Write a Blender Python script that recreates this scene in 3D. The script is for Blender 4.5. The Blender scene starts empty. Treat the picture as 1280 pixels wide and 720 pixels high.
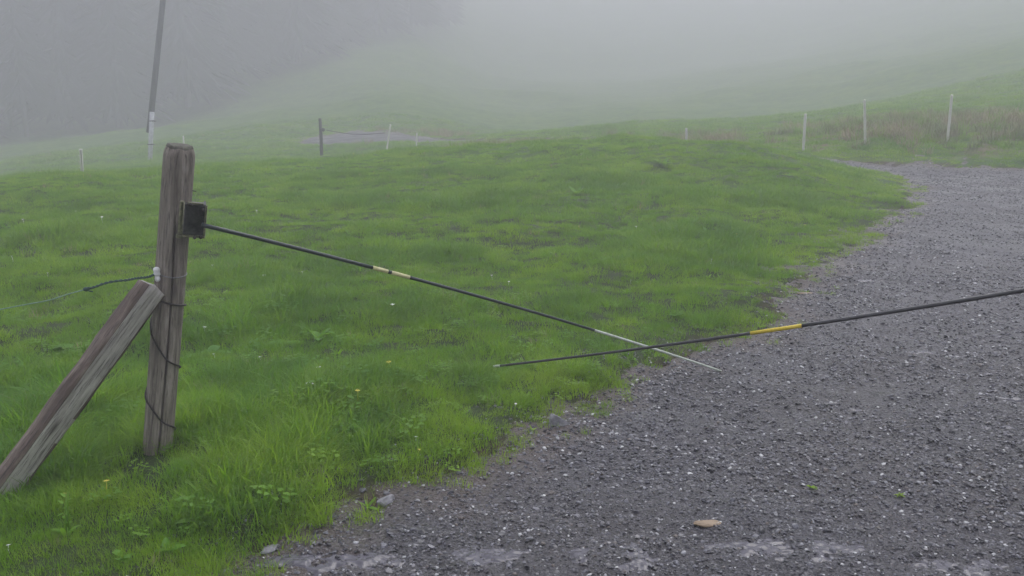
import bpy, math, random
import numpy as np
from mathutils import Vector
R = math.radians
rng = np.random.default_rng(7)
random.seed(7)
sc = bpy.context.scene
COL = sc.collection

# ------------------------------------------------------------------ camera
F = 1150.0; CAMZ = 1.6; PITCH = math.atan(250 / F)
cd = bpy.data.cameras.new("camera"); cam = bpy.data.objects.new("camera", cd); COL.objects.link(cam)
cam.location = (0, 0, CAMZ); cam.rotation_euler = (R(90) - PITCH, 0, 0)
cd.sensor_width = 36; cd.lens = 36 * F / 1280; cd.clip_start = 0.05; cd.clip_end = 2000
sc.camera = cam

# ------------------------------------------------------------------ sky, sun, exposure
w = bpy.data.worlds.new("World"); sc.world = w; w.use_nodes = True
nt = w.node_tree; bg = nt.nodes["Background"]
sky = nt.nodes.new("ShaderNodeTexSky"); sky.sky_type = 'NISHITA'; sky.sun_disc = False
SUN_EL, SUN_AZ = R(55), R(25)
sky.sun_elevation = SUN_EL; sky.sun_rotation = SUN_AZ; sky.altitude = 1200
hs = nt.nodes.new("ShaderNodeHueSaturation"); hs.inputs['Saturation'].default_value = 0.26
nt.links.new(sky.outputs[0], hs.inputs['Color']); nt.links.new(hs.outputs[0], bg.inputs[0])
bg.inputs[1].default_value = 0.15
ld = bpy.data.lights.new("sun", 'SUN'); ld.energy = 0.9; ld.angle = R(35); ld.color = (1, 0.97, 0.93)
sun = bpy.data.objects.new("sun", ld); COL.objects.link(sun)
sd = Vector((math.sin(SUN_AZ) * math.cos(SUN_EL), math.cos(SUN_AZ) * math.cos(SUN_EL), math.sin(SUN_EL)))
sun.rotation_euler = sd.to_track_quat('Z', 'Y').to_euler()
sc.view_settings.view_transform = 'Standard'; sc.view_settings.look = 'None'
sc.view_settings.gamma = 1; sc.view_settings.use_curve_mapping = False
sc.view_settings.exposure = 2.2
HAZE = 0.0148
cy = sc.cycles
cy.use_denoising = True
cy.max_bounces = 8; cy.diffuse_bounces = 3; cy.glossy_bounces = 2; cy.transmission_bounces = 4
cy.volume_bounces = 3; cy.transparent_max_bounces = 8
cy.sample_clamp_indirect = 4
cy.filter_width = 1.5

# ------------------------------------------------------------------ helpers
def ray(px, py):
    a = (px - 640) / F; b = (360 - py) / F
    c, s = math.cos(PITCH), math.sin(PITCH)
    return np.array([a, c + b * s, -s + b * c])
def at(px, py, Y):
    d = ray(px, py); return np.array([0, 0, CAMZ]) + d * (Y / d[1])
def flat(px, py, z=0.0):
    d = ray(px, py); return np.array([0, 0, CAMZ]) + d * ((z - CAMZ) / d[2])
def az_of(px, py=180):
    d = ray(px, py); return math.atan2(d[0], d[1])
def slope(px, py):
    d = ray(px, py); return d[2] / math.hypot(d[0], d[1])

def _hash(ix, iy, s):
    n = (ix.astype(np.int64) * 374761393 + iy.astype(np.int64) * 668265263 + s * 974634777) & 0xffffffff
    n = ((n ^ (n >> 13)) * 1274126177) & 0xffffffff
    n = (n ^ (n >> 16)) & 0xffffffff
    return n / 4294967295.0
def vnoise(x, y, s=0):
    ix = np.floor(x); iy = np.floor(y); fx = x - ix; fy = y - iy
    fx = fx * fx * (3 - 2 * fx); fy = fy * fy * (3 - 2 * fy)
    a = _hash(ix, iy, s); b = _hash(ix + 1, iy, s); c = _hash(ix, iy + 1, s); d = _hash(ix + 1, iy + 1, s)
    return (a + (b - a) * fx) * (1 - fy) + (c + (d - c) * fx) * fy - 0.5
def fbm(x, y, s=0, o=4):
    t = 0; k = 1.0
    for i in range(o):
        t = t + vnoise(x, y, s + i) * k; x = x * 2.03 + 5.1; y = y * 2.03 + 1.7; k *= .5
    return t
def sstep(a, b, x):
    t = np.clip((x - a) / (b - a), 0, 1); return t * t * (3 - 2 * t)

def raw_obj(name, verts, faces, mats=None, smooth=True):
    me = bpy.data.meshes.new(name)
    verts = np.asarray(verts, dtype=float)
    me.from_pydata(verts.tolist(), [], [tuple(f) for f in faces]); me.update()
    if smooth: me.polygons.foreach_set('use_smooth', [True] * len(me.polygons))
    for m in (mats if isinstance(mats, (list, tuple)) else [mats]):
        if m: me.materials.append(m)
    return bpy.data.objects.new(name, me)
def grid_obj(name, V, quads, mat):
    me = bpy.data.meshes.new(name)
    me.vertices.add(len(V)); me.vertices.foreach_set('co', V.astype(np.float32).ravel())
    n = len(quads); me.loops.add(n * 4); me.polygons.add(n)
    me.loops.foreach_set('vertex_index', quads.astype(np.int32).ravel())
    me.polygons.foreach_set('loop_start', np.arange(n, dtype=np.int32) * 4)
    me.update(calc_edges=True); me.validate()
    me.polygons.foreach_set('use_smooth', [True] * len(me.polygons))
    me.materials.append(mat); o = bpy.data.objects.new(name, me); COL.objects.link(o); return o
def thing(name, label, cat, loc, group=None):
    o = bpy.data.objects.new(name, None); COL.objects.link(o); o.location = loc
    o.empty_display_size = .1
    o['label'] = label; o['category'] = cat
    if group: o['group'] = group
    return o
def tag(o, label, cat, group=None):
    o['label'] = label; o['category'] = cat
    if group: o['group'] = group
    return o
def part(name, vf, mat, root, label=None, smooth=True):
    v, f = vf; v = np.asarray(v, float)
    o = raw_obj(name, v - np.array(root.location), f, mat, smooth)
    COL.objects.link(o); o.parent = root
    if label: o['label'] = label
    return o
def solo(name, vf, mat, label, cat, group=None, smooth=True, origin=None):
    v, f = vf; v = np.asarray(v, float)
    org = np.asarray(origin if origin is not None else [v[:, 0].mean(), v[:, 1].mean(), v[:, 2].min()], float)
    o = raw_obj(name, v - org, f, mat, smooth); o.location = org; COL.objects.link(o)
    return tag(o, label, cat, group)
def frames(P):
    P = np.asarray(P, float); T = np.gradient(P, axis=0); T /= np.linalg.norm(T, axis=1)[:, None]
    u = np.cross(T[0], [0, 1, 0.01]);
    if np.linalg.norm(u) < .1: u = np.cross(T[0], [1, 0, 0])
    U = []; 
    for t in T:
        u = u - t * np.dot(u, t); u = u / np.linalg.norm(u); U.append(u)
    U = np.array(U); W = np.cross(T, U); return T, U, W
def tube(P, rad, seg=10, fn=None, cap=True):
    """swept tube; fn(angle array, i, t) multiplies the radius"""
    P = np.asarray(P, float); n = len(P); T, U, W = frames(P)
    rad = np.broadcast_to(np.asarray(rad, float), (n,))
    a = np.linspace(0, 2 * np.pi, seg, endpoint=False)
    V = []; Fc = []
    for i in range(n):
        k = rad[i] * (fn(a, i, i / (n - 1)) if fn else np.ones(seg))
        V.append(P[i] + np.outer(np.cos(a) * k, U[i]) + np.outer(np.sin(a) * k, W[i]))
    V = np.concatenate(V)
    for i in range(n - 1):
        for j in range(seg):
            j2 = (j + 1) % seg
            Fc.append((i * seg + j, i * seg + j2, (i + 1) * seg + j2, (i + 1) * seg + j))
    if cap:
        V = np.vstack([V, P[0], P[-1]]); c0 = n * seg
        for j in range(seg):
            j2 = (j + 1) % seg
            Fc.append((c0, j2, j)); Fc.append((c0 + 1, (n - 1) * seg + j, (n - 1) * seg + j2))
    return V, Fc
def join(*vfs):
    V = []; Fc = []; k = 0
    for v, f in vfs:
        V.append(np.asarray(v, float)); Fc += [tuple(i + k for i in q) for q in f]; k += len(v)
    return np.concatenate(V), Fc
def box(c, s, ax=None, bev=0.0):
    """box with chamfered edges, axes ax (3 rows)"""
    c = np.asarray(c, float); h = np.asarray(s, float) / 2; ax = np.eye(3) if ax is None else np.asarray(ax)
    b = min(bev, h.min() * .9) if bev else h.min() * .08
    V = []; 
    for sx in (-1, 1):
        for sy in (-1, 1):
            for sz in (-1, 1):
                for k in range(3):
                    p = np.array([sx, sy, sz]) * h
                    q = np.array([sx, sy, sz]) * b
                    m = np.ones(3); m[k] = 0
                    V.append(p - q * m)
    V = np.array(V)
    Fc = []
    def idx(sx, sy, sz, k): return ((sx > 0) * 4 + (sy > 0) * 2 + (sz > 0)) * 3 + k
    import itertools
    for k in range(3):
        o = [i for i in range(3) if i != k]
        for s_ in (-1, 1):
            q = []
            for a_, b_ in ((-1, -1), (1, -1), (1, 1), (-1, 1)):
                t = [0, 0, 0]; t[k] = s_; t[o[0]] = a_; t[o[1]] = b_; q.append(idx(*t, k))
            Fc.append(tuple(q))
        for a_ in (-1, 1):
            for b_ in (-1, 1):
                e = []
                t = [0, 0, 0]; t[o[0]] = a_; t[o[1]] = b_
                t[k] = -1; p1 = idx(*t, o[0]); p2 = idx(*t, o[1]); t[k] = 1; p3 = idx(*t, o[1]); p4 = idx(*t, o[0])
                Fc.append((p1, p2, p3, p4))
    for sx in (-1, 1):
        for sy in (-1, 1):
            for sz in (-1, 1): Fc.append((idx(sx, sy, sz, 0), idx(sx, sy, sz, 1), idx(sx, sy, sz, 2)))
    return c + V @ ax, Fc

# node helpers
def newmat(name):
    m = bpy.data.materials.new(name); m.use_nodes = True
    n = m.node_tree; b = n.nodes["Principled BSDF"]; return m, n, b
def N(n, t, **k):
    x = n.nodes.new(t)
    for a, v in k.items():
        if a in x.inputs: x.inputs[a].default_value = v
        else: setattr(x, a, v)
    return x
def noise(n, vec, scale, detail=4, rough=.55, dist=0):
    x = N(n, "ShaderNodeTexNoise"); x.inputs['Scale'].default_value = scale; x.inputs['Detail'].default_value = detail
    x.inputs['Roughness'].default_value = rough; x.inputs['Distortion'].default_value = dist
    if vec: n.links.new(vec, x.inputs['Vector'])
    return x.outputs['Fac']
def ramp(n, fac, stops):
    x = N(n, "ShaderNodeValToRGB"); e = x.color_ramp.elements
    while len(e) > len(stops): e.remove(e[-1])
    while len(e) < len(stops): e.new(.5)
    for i, (p, c) in enumerate(stops):
        e[i].position = p; e[i].color = (*c, 1) if len(c) == 3 else c
    n.links.new(fac, x.inputs[0]); return x.outputs[0]
def mix(n, fac, a, b, typ='MIX'):
    x = N(n, "ShaderNodeMix", data_type='RGBA', blend_type=typ)
    for i, v in ((0, fac), (6, a), (7, b)):
        if hasattr(v, 'links') or isinstance(v, bpy.types.NodeSocket): n.links.new(v, x.inputs[i])
        else: x.inputs[i].default_value = v if i == 0 else (*v, 1)
    return x.outputs[2]
def mapr(n, v, a, b, c=0., d=1.):
    x = N(n, "ShaderNodeMapRange"); n.links.new(v, x.inputs[0])
    for i, q in enumerate((a, b, c, d)): x.inputs[i + 1].default_value = q
    return x.outputs[0]
def math_(n, op, a, b=0.):
    x = N(n, "ShaderNodeMath", operation=op)
    for i, v in enumerate((a, b)):
        if isinstance(v, bpy.types.NodeSocket): n.links.new(v, x.inputs[i])
        else: x.inputs[i].default_value = v
    return x.outputs[0]
def bump(n, b, h, dist=.01, strength=1.):
    x = N(n, "ShaderNodeBump"); x.inputs['Distance'].default_value = dist; x.inputs['Strength'].default_value = strength
    n.links.new(h, x.inputs['Height']); n.links.new(x.outputs[0], b.inputs['Normal'])
def geopos(n): return N(n, "ShaderNodeNewGeometry").outputs['Position']
def objco(n, scale=(1, 1, 1)):
    t = N(n, "ShaderNodeTexCoord"); m = N(n, "ShaderNodeMapping"); m.inputs['Scale'].default_value = scale
    n.links.new(t.outputs['Object'], m.inputs['Vector']); return m.outputs[0]
def oinfo(n): return N(n, "ShaderNodeObjectInfo").outputs['Random']

# ------------------------------------------------------------------ materials
# patchy meadow colour, shared by blades and the turf far off (world position)
def meadow_color(n, pos):
    big = noise(n, pos, .38, 3, .6); mid = noise(n, pos, 1.7, 4, .6, .4); fine = noise(n, pos, 9, 3, .6)
    c1 = ramp(n, big, [(.30, (.065, .22, .014)), (.46, (.14, .35, .016)), (.6, (.25, .45, .020)), (.74, (.38, .50, .028))])
    c2 = ramp(n, mid, [(.36, (.026, .12, .012)), (.5, (.15, .35, .016)), (.64, (.40, .56, .03))])
    c = mix(n, .5, c1, c2)
    return mix(n, mapr(n, fine, .35, .7, 0, .35), c, (.19, .27, .05))
def grass_material(name, tint=None, k=0.):
    m, n, b = newmat(name)
    c = meadow_color(n, geopos(n)); r = oinfo(n)
    c = mix(n, mapr(n, r, 0, 1, 0, .5), c, (.05, .15, .017))
    c = mix(n, mapr(n, r, .82, 1, 0, .55), c, (.26, .29, .06))
    at_ = N(n, "ShaderNodeAttribute", attribute_name="hue"); 
    c = mix(n, mapr(n, at_.outputs['Fac'], .6, 1, 0, .5), c, (.17, .28, .03))
    tn = N(n, "ShaderNodeAttribute", attribute_name="tone", attribute_type='INSTANCER').outputs['Fac']
    c = mix(n, mapr(n, tn, 0, 1, 0, .62), c, (.38, .52, .04))
    c = mix(n, mapr(n, tn, 0, -1, 0, .6), c, (.035, .12, .02))
    if tint: c = mix(n, k, c, tint)
    n.links.new(c, b.inputs['Base Color']); b.inputs['Roughness'].default_value = .55
    b.inputs['Specular IOR Level'].default_value = .3
    tr = N(n, "ShaderNodeBsdfTranslucent"); n.links.new(mix(n, .5, c, (.26, .46, .02)), tr.inputs[0])
    ms = N(n, "ShaderNodeMixShader"); ms.inputs[0].default_value = .5
    n.links.new(b.outputs[0], ms.inputs[1]); n.links.new(tr.outputs[0], ms.inputs[2])
    n.links.new(ms.outputs[0], n.nodes['Material Output'].inputs[0])
    return m
M_grass = grass_material("grass_blades")
M_leaf = grass_material("broad_leaf", (.12, .30, .05), .35)
M_weed = grass_material("weed_yellow_green", (.30, .42, .03), .5)
def simple(name, col, rough=.6, spec=.5, metal=0.):
    m, n, b = newmat(name); b.inputs['Base Color'].default_value = (*col, 1); b.inputs['Roughness'].default_value = rough
    b.inputs['Specular IOR Level'].default_value = spec; b.inputs['Metallic'].default_value = metal; return m
def worn(name, c1, c2, scale=30, rough=.6, metal=0., stretch=(1, 1, 1), bd=.001):
    m, n, b = newmat(name); v = objco(n, stretch); f = noise(n, v, scale, 5, .65)
    n.links.new(ramp(n, f, [(.35, c1), (.65, c2)]), b.inputs['Base Color'])
    b.inputs['Roughness'].default_value = rough; b.inputs['Metallic'].default_value = metal
    bump(n, b, f, bd, .6); return m
M_dry = None
def dry_material():
    m, n, b = newmat("dry_grass"); r = oinfo(n); p = geopos(n)
    c = ramp(n, noise(n, p, .5, 3), [(.35, (.18, .25, .07)), (.48, (.30, .29, .13)), (.62, (.38, .30, .17))])
    c = mix(n, mapr(n, r, 0, 1, 0, .4), c, (.16, .17, .06))
    n.links.new(c, b.inputs['Base Color']); b.inputs['Roughness'].default_value = .7; return m
M_dry = dry_material()
M_petal = simple("flower_petal", (.75, .75, .7), .6)
M_petal_y = simple("flower_yellow", (.6, .5, .05), .6)

def ground_material():
    m, n, b = newmat("turf"); p = geopos(n)
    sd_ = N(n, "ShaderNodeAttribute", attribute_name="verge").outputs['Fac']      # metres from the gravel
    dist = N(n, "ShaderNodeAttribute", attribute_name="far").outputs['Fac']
    bank = N(n, "ShaderNodeAttribute", attribute_name="dry").outputs['Fac']
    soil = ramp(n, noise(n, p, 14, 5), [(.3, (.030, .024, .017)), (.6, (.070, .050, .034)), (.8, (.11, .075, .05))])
    near = mix(n, .72, soil, (.028, .060, .012))  # green-dark ground: shade in the gaps between tufts is painted into this colour
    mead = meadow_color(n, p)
    c = mix(n, dist, near, mix(n, 1., mead, (.36, .38, .50), 'MULTIPLY'))  # far turf multiplied darker, standing in for the self-shading of missing blades
    c = mix(n, math_(n, 'MULTIPLY', bank, mapr(n, noise(n, p, .6, 4), .4, .6)), c, (.17, .135, .085))
    e = math_(n, 'ADD', sd_, mapr(n, noise(n, p, 5, 4), 0, 1, -.12, .12))
    c = mix(n, mapr(n, e, .02, .16, 1, 0), c, soil)
    n.links.new(c, b.inputs['Base Color']); b.inputs['Roughness'].default_value = .9
    b.inputs['Specular IOR Level'].default_value = .2
    bump(n, b, noise(n, p, 22, 5, .7), .03, .8); return m
M_ground = ground_material()
def gravel_material():
    m, n, b = newmat("gravel"); p = geopos(n)
    def vor(scale):
        x = N(n, "ShaderNodeTexVoronoi"); x.inputs['Scale'].default_value = scale; n.links.new(p, x.inputs['Vector']); return x
    v1 = vor(58); v2 = vor(130)
    g1 = N(n, "ShaderNodeSeparateColor"); n.links.new(v1.outputs['Color'], g1.inputs[0])
    g2 = N(n, "ShaderNodeSeparateColor"); n.links.new(v2.outputs['Color'], g2.inputs[0])
    st = [(0, (.007, .007, .009)), (.5, (.029, .028, .035)), (.85, (.072, .070, .084)), (.965, (.13, .125, .135)), (1, (.42, .41, .42))]
    c = mix(n, .5, ramp(n, g1.outputs[0], st), ramp(n, g2.outputs[0], st))
    c = mix(n, mapr(n, v1.outputs['Distance'], .45, .75, 0, .6), c, (.024, .021, .022))
    bign = noise(n, p, .9, 5, .6, .5)
    c = mix(n, mapr(n, bign, .4, .68, 0, .5), c, (.048, .039, .035))
    c = mix(n, mapr(n, noise(n, p, .35, 4), .45, .6, 0, .45), c, (.060, .056, .068))
    e = N(n, "ShaderNodeAttribute", attribute_name="inroad").outputs['Fac']
    e = math_(n, 'ADD', e, mapr(n, noise(n, p, 3, 4), 0, 1, -.25, .25))
    c = mix(n, mapr(n, e, .0, .35, .6, 0), c, (.085, .058, .042))
    n.links.new(c, b.inputs['Base Color'])
    wet = noise(n, p, 1.3, 4, .6, .3)
    n.links.new(mapr(n, wet, .4, .62, .6, .33), b.inputs['Roughness'])
    h = math_(n, 'ADD', math_(n, 'MULTIPLY', v1.outputs['Distance'], -1.), math_(n, 'MULTIPLY', v2.outputs['Distance'], -.5))
    h = math_(n, 'ADD', h, noise(n, p, 30, 5, .7))
    bump(n, b, h, .012, .9); return m
M_gravel = gravel_material()
def pebble_material():
    m, n, b = newmat("pebbles"); r = oinfo(n)
    c = ramp(n, r, [(0, (.012, .012, .016)), (.32, (.034, .034, .043)), (.6, (.076, .075, .092)), (.80, (.165, .165, .19)), (.89, (.080, .060, .048)), (.94, (.28, .28, .30)), (1, (.56, .56, .56))])
    f = noise(n, objco(n), 3.0, 4); c = mix(n, mapr(n, f, .3, .8, 0, .4), c, (.045, .04, .045))
    n.links.new(c, b.inputs['Base Color']); b.inputs['Roughness'].default_value = .38; return m
M_pebble = pebble_material()
def water_material():
    m, n, b = newmat("puddle_water"); p = geopos(n)
    b.inputs['Base Color'].default_value = (.066, .061, .076, 1)
    b.inputs['Roughness'].default_value = .25; b.inputs['Specular IOR Level'].default_value = .4
    bump(n, b, noise(n, p, 35, 3), .004, .5); return m
M_water = water_material()
def wood_material(name, ramp_stops, moss=0.0, zs=.05, sc_=38):
    """weathered wood; the grain runs along the object's local Z"""
    m, n, b = newmat(name)
    v = objco(n, (1, 1, zs))
    f = noise(n, v, sc_, 6, .68, .6); f2 = noise(n, objco(n, (1, 1, zs * .5)), sc_ * 3.6, 4, .7); g = noise(n, objco(n), 5, 4)
    c = ramp(n, f, ramp_stops)
    c = mix(n, mapr(n, f2, .53, .64, 0, .75), c, (.03, .022, .019))
    kn = N(n, "ShaderNodeTexVoronoi"); kn.inputs['Scale'].default_value = 7; n.links.new(objco(n, (1.3, 1.3, .45)), kn.inputs['Vector'])
    c = mix(n, mapr(n, kn.outputs['Distance'], .05, .16, .75, 0), c, (.035, .025, .02))
    c = mix(n, mapr(n, g, .45, .68, 0, .5), c, tuple(x * .6 for x in ramp_stops[1][1]))
    if moss: c = mix(n, mapr(n, noise(n, objco(n), 14, 4), .52, .66, 0, moss), c, (.075, .085, .045))
    n.links.new(c, b.inputs['Base Color']); b.inputs['Roughness'].default_value = .72
    h = math_(n, 'ADD', f, f2); bump(n, b, h, .006, .9); return m
M_post = wood_material("weathered_post", zs=.11, ramp_stops=[(.3, (.10, .083, .068)), (.5, (.24, .205, .172)), (.72, (.42, .375, .325))])
M_posttop = wood_material("mossy_end_grain", [(.3, (.04, .038, .028)), (.5, (.085, .08, .06)), (.7, (.13, .12, .10))], .7, 1)
M_brace = wood_material("brace_bark", zs=.14, ramp_stops=[(.32, (.06, .043, .035)), (.5, (.15, .108, .088)), (.72, (.30, .25, .21))])
M_split = wood_material("split_face", zs=.13, ramp_stops=[(.3, (.24, .215, .195)), (.5, (.48, .445, .41)), (.72, (.68, .65, .61))])
M_rod = worn("rod_black", (.012, .022, .020), (.022, .034, .031), 60, .4)
M_rod2 = worn("rod_charcoal", (.014, .014, .016), (.026, .026, .03), 60, .38)
M_cream = worn("band_cream", (.50, .47, .22), (.62, .58, .32), 120, .5)
M_yellow = worn("band_yellow", (.52, .38, .02), (.66, .50, .03), 120, .45)
M_tip = worn("rod_pale_tip", (.42, .46, .38), (.58, .62, .54), 90, .5)
M_steel = worn("old_steel", (.028, .028, .032), (.085, .085, .085), 45, .5, .3)
M_flange = worn("lichened_edge", (.10, .10, .06), (.26, .25, .15), 70, .6)
M_wire = worn("rusty_wire", (.022, .018, .017), (.06, .05, .046), 90, .5, .5)
M_galv = worn("galvanised_wire", (.14, .14, .15), (.25, .25, .26), 90, .4, .5)
M_ceram = worn("white_insulator", (.58, .58, .57), (.75, .75, .73), 60, .35)
M_cord = worn("green_cord", (.015, .045, .038), (.05, .10, .085), 160, .6)
M_thin = worn("pale_green_line", (.14, .25, .18), (.26, .38, .28), 160, .6)
M_stake = worn("white_plastic", (.88, .88, .82), (.94, .94, .88), 20, .5)
M_pole = wood_material("tarred_pole", [(.3, (.035, .037, .042)), (.5, (.06, .063, .07)), (.7, (.10, .10, .11))], 0, .05, 12)
M_conc = worn("pale_concrete", (.42, .42, .46), (.60, .60, .64), 8, .8)
M_darkpost = wood_material("dark_post", [(.3, (.03, .032, .03)), (.5, (.055, .058, .055)), (.7, (.09, .09, .085))])
M_rock = worn("grey_rock", (.11, .108, .118), (.27, .265, .28), 22, .6, 0, (1, 1, 1), .006)
M_slate = worn("flat_grey_rock", (.11, .11, .12), (.20, .20, .21), 18, .4, 0, (1, 1, 1), .004)
M_tan = worn("tan_rock", (.19, .135, .082), (.34, .25, .165), 14, .6, 0, (1, 1, 1), .004)
def conifer_material():
    m, n, b = newmat("conifer_needles"); c = ramp(n, noise(n, geopos(n), .6, 4), [(.35, (.010, .018, .014)), (.65, (.028, .042, .030))])
    n.links.new(c, b.inputs['Base Color']); b.inputs['Roughness'].default_value = .8; return m
M_con = conifer_material(); M_trunk = simple("conifer_bark", (.13, .12, .12), .9)

# ------------------------------------------------------------------ terrain as a height function
def zy(px, py, r): return CAMZ + r * slope(px, py)
C = {}   # px: [(r, z)]
C[-300] = [(8, 0), (15, -.05), (24, -1.6), (36, -3.2), (60, zy(-300, 225, 60)), (100, 2), (150, 16), (280, 20)]
C[0] = [(8, 0), (16, zy(0, 231, 16)), (24, zy(0, 226, 24)), (36, zy(0, 222, 36)), (62, zy(0, 190, 62)), (100, 4), (150, 19), (280, 22)]
C[190] = [(8, 0), (17, zy(190, 217, 17)), (25, zy(190, 215, 25)), (37, zy(190, 204, 37)), (62, zy(190, 160, 62)), (100, 7), (150, 22), (280, 25)]
C[330] = [(8, 0), (13, .03), (19, zy(330, 206, 19)), (27, zy(330, 208, 27)), (37, zy(330, 187, 37)), (62, zy(330, 128, 62)), (100, 11), (150, 24), (280, 27)]
C[420] = [(8, 0), (13, .06), (19.5, zy(420, 202, 19.5)), (27, zy(420, 207, 27)), (34, zy(420, 191, 34)), (46, zy(420, 166, 46)), (62, zy(420, 112, 62)), (100, 12), (150, 25), (280, 28)]
C[500] = [(8, 0), (13, .10), (19.5, zy(500, 192, 19.5)), (25, zy(500, 204, 25)), (34, zy(500, 182, 34)), (46, zy(500, 155, 46)), (64, zy(500, 92, 64)), (100, 12), (150, 25), (280, 28)]
C[620] = [(8, 0), (13, .14), (19.5, zy(620, 182, 19.5)), (24, zy(620, 190, 24)), (36, zy(620, 172, 36)), (46, zy(620, 176, 46)), (80, zy(620, 100, 80)), (110, 10), (150, 25), (280, 28)]
C[800] = [(8, 0), (13, .16), (19, zy(800, 171, 19)), (23, zy(800, 186, 23)), (37, zy(800, 153, 37)), (48, zy(800, 165, 48)), (85, zy(800, 95, 85)), (115, 11), (155, 25), (280, 28)]
C[900] = [(8, 0), (13, .13), (17.5, zy(900, 178, 17.5)), (22, zy(900, 192, 22)), (29, zy(900, 167, 29)), (37, zy(900, 153, 37)), (48, zy(900, 155, 48)), (85, zy(900, 80, 85)), (115, 11), (155, 25), (280, 28)]
C[1000] = [(8, 0), (12, .04), (16.5, zy(1000, 195, 16.5)), (20.5, zy(1000, 198, 20.5)), (24, zy(1000, 175, 24)), (37, zy(1000, 146, 37)), (48, zy(1000, 150, 48)), (85, zy(1000, 65, 85)), (115, 12), (155, 25), (280, 28)]
C[1090] = [(8, 0), (13, 0), (19.6, 0), (21, zy(1090, 184, 21)), (24.5, zy(1090, 158, 24.5)), (37, zy(1090, 134, 37)), (48, zy(1090, 132, 48)), (80, zy(1090, 50, 80)), (115, 14), (155, 26), (280, 29)]
C[1190] = [(8, 0), (13, 0), (19.6, 0), (21.2, zy(1190, 180, 21.2)), (24.5, zy(1190, 158, 24.5)), (37, zy(1190, 124, 37)), (48, zy(1190, 112, 48)), (75, zy(1190, 35, 75)), (115, 16), (155, 28), (280, 31)]
C[1290] = [(8, 0), (13, 0), (19.6, .02), (21.2, zy(1290, 178, 21.2)), (24.5, zy(1290, 154, 24.5)), (37, zy(1290, 116, 37)), (48, zy(1290, 90, 48)), (75, zy(1290, 20, 75)), (115, 17), (155, 28), (280, 31)]
C[1700] = [(8, 0), (13, 0), (19.6, .1), (22, .8), (27, 1.8), (37, 3), (60, 6), (100, 13), (155, 24), (280, 28)]
LR = np.linspace(math.log(.5), math.log(330), 430)
AZ = np.linspace(-math.pi, math.pi, 721)
azs = []; prof = []
for px in sorted(C):
    azs.append(az_of(px)); k = [(r_ if r_ < 50 else min(50 + (r_ - 50) * 2.3 if r_ < 200 else 320, 320), z_ if r_ < 50 else (z_ if r_ > 95 else CAMZ + (z_ - CAMZ) / r_ * (50 + (r_ - 50) * 2.3))) for r_, z_ in C[px]]
    k = [(r_, z_ * (1.55 if r_ > 150 else 1.0)) for r_, z_ in k]
    rr = [.5, 4] + [q[0] for q in k]; zz = [0, 0] + [q[1] for q in k]
    prof.append(np.interp(np.exp(LR), rr, zz))
back = np.interp(np.exp(LR), [.5, 20, 60, 330], [0, 0, -2, 6])
azs = [-math.pi, -1.6] + azs + [1.6, math.pi]; prof = [back, back * .6 + prof[0] * .4] + prof + [back * .6 + prof[-1] * .4, back]
prof = np.array(prof)
TAB = np.array([np.interp(AZ, azs, prof[:, i]) for i in range(len(LR))]).T     # az x r
def smooth1(A, axis, s):
    k = int(3 * s) + 1; g = np.exp(-.5 * (np.arange(-k, k + 1) / s) ** 2); g /= g.sum()
    pad = [(0, 0), (0, 0)]; pad[axis] = (k, k); B = np.pad(A, pad, mode='wrap' if axis == 0 else 'edge')
    return np.apply_along_axis(lambda v: np.convolve(v, g, 'valid'), axis, B)
TAB = smooth1(smooth1(TAB, 1, 2.6), 0, 2.4)
def base_h(x, y):
    r = np.maximum(np.hypot(x, y), .5); a = np.arctan2(x, y)
    fi = (a - AZ[0]) / (AZ[1] - AZ[0]); fj = np.clip((np.log(r) - LR[0]) / (LR[1] - LR[0]), 0, len(LR) - 1.001)
    i = np.clip(np.floor(fi).astype(int), 0, len(AZ) - 2); j = np.floor(fj).astype(int); u = fi - i; v = fj - j
    return (TAB[i, j] * (1 - u) + TAB[i + 1, j] * u) * (1 - v) + (TAB[i, j + 1] * (1 - u) + TAB[i + 1, j + 1] * u) * v

# gravel road outline (plan view)
inner_px = [(290, 722), (360, 680), (440, 640), (520, 612), (610, 585), (650, 555), (700, 520), (750, 490), (800, 468), (870, 440),
            (930, 422), (965, 395), (990, 365), (1030, 335), (1075, 305), (1108, 278), (1135, 255), (1148, 240), (1140, 228), (1105, 216)]
inner = [flat(a, b)[:2] for a, b in inner_px]
def pol(px, r): a = az_of(px, 200); return np.array([r * math.sin(a), r * math.cos(a)])
inner = [np.array(p) for p in [(-7, -60), (-4.5, -10), (-3, -2), (-2.1, 1.2)]] + inner + [pol(1000, 18.7), pol(900, 20.3), pol(800, 23.2), pol(700, 27), pol(600, 31.5), pol(500, 36), pol(420, 37), pol(385, 38)]
outer = [pol(375, 41), pol(440, 45), pol(520, 39), pol(600, 34.5), pol(700, 29.5), pol(800, 25.5), pol(900, 22.6), pol(1000, 20.0), pol(1090, 19.8), pol(1190, 19.8), pol(1290, 19.8), pol(1500, 21.5)] + [np.array(p) for p in [(18, 15), (13, 9.5), (8.5, 6), (6.5, 2), (5, -10), (4, -60)]]
POLY = np.array(inner + outer)
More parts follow.
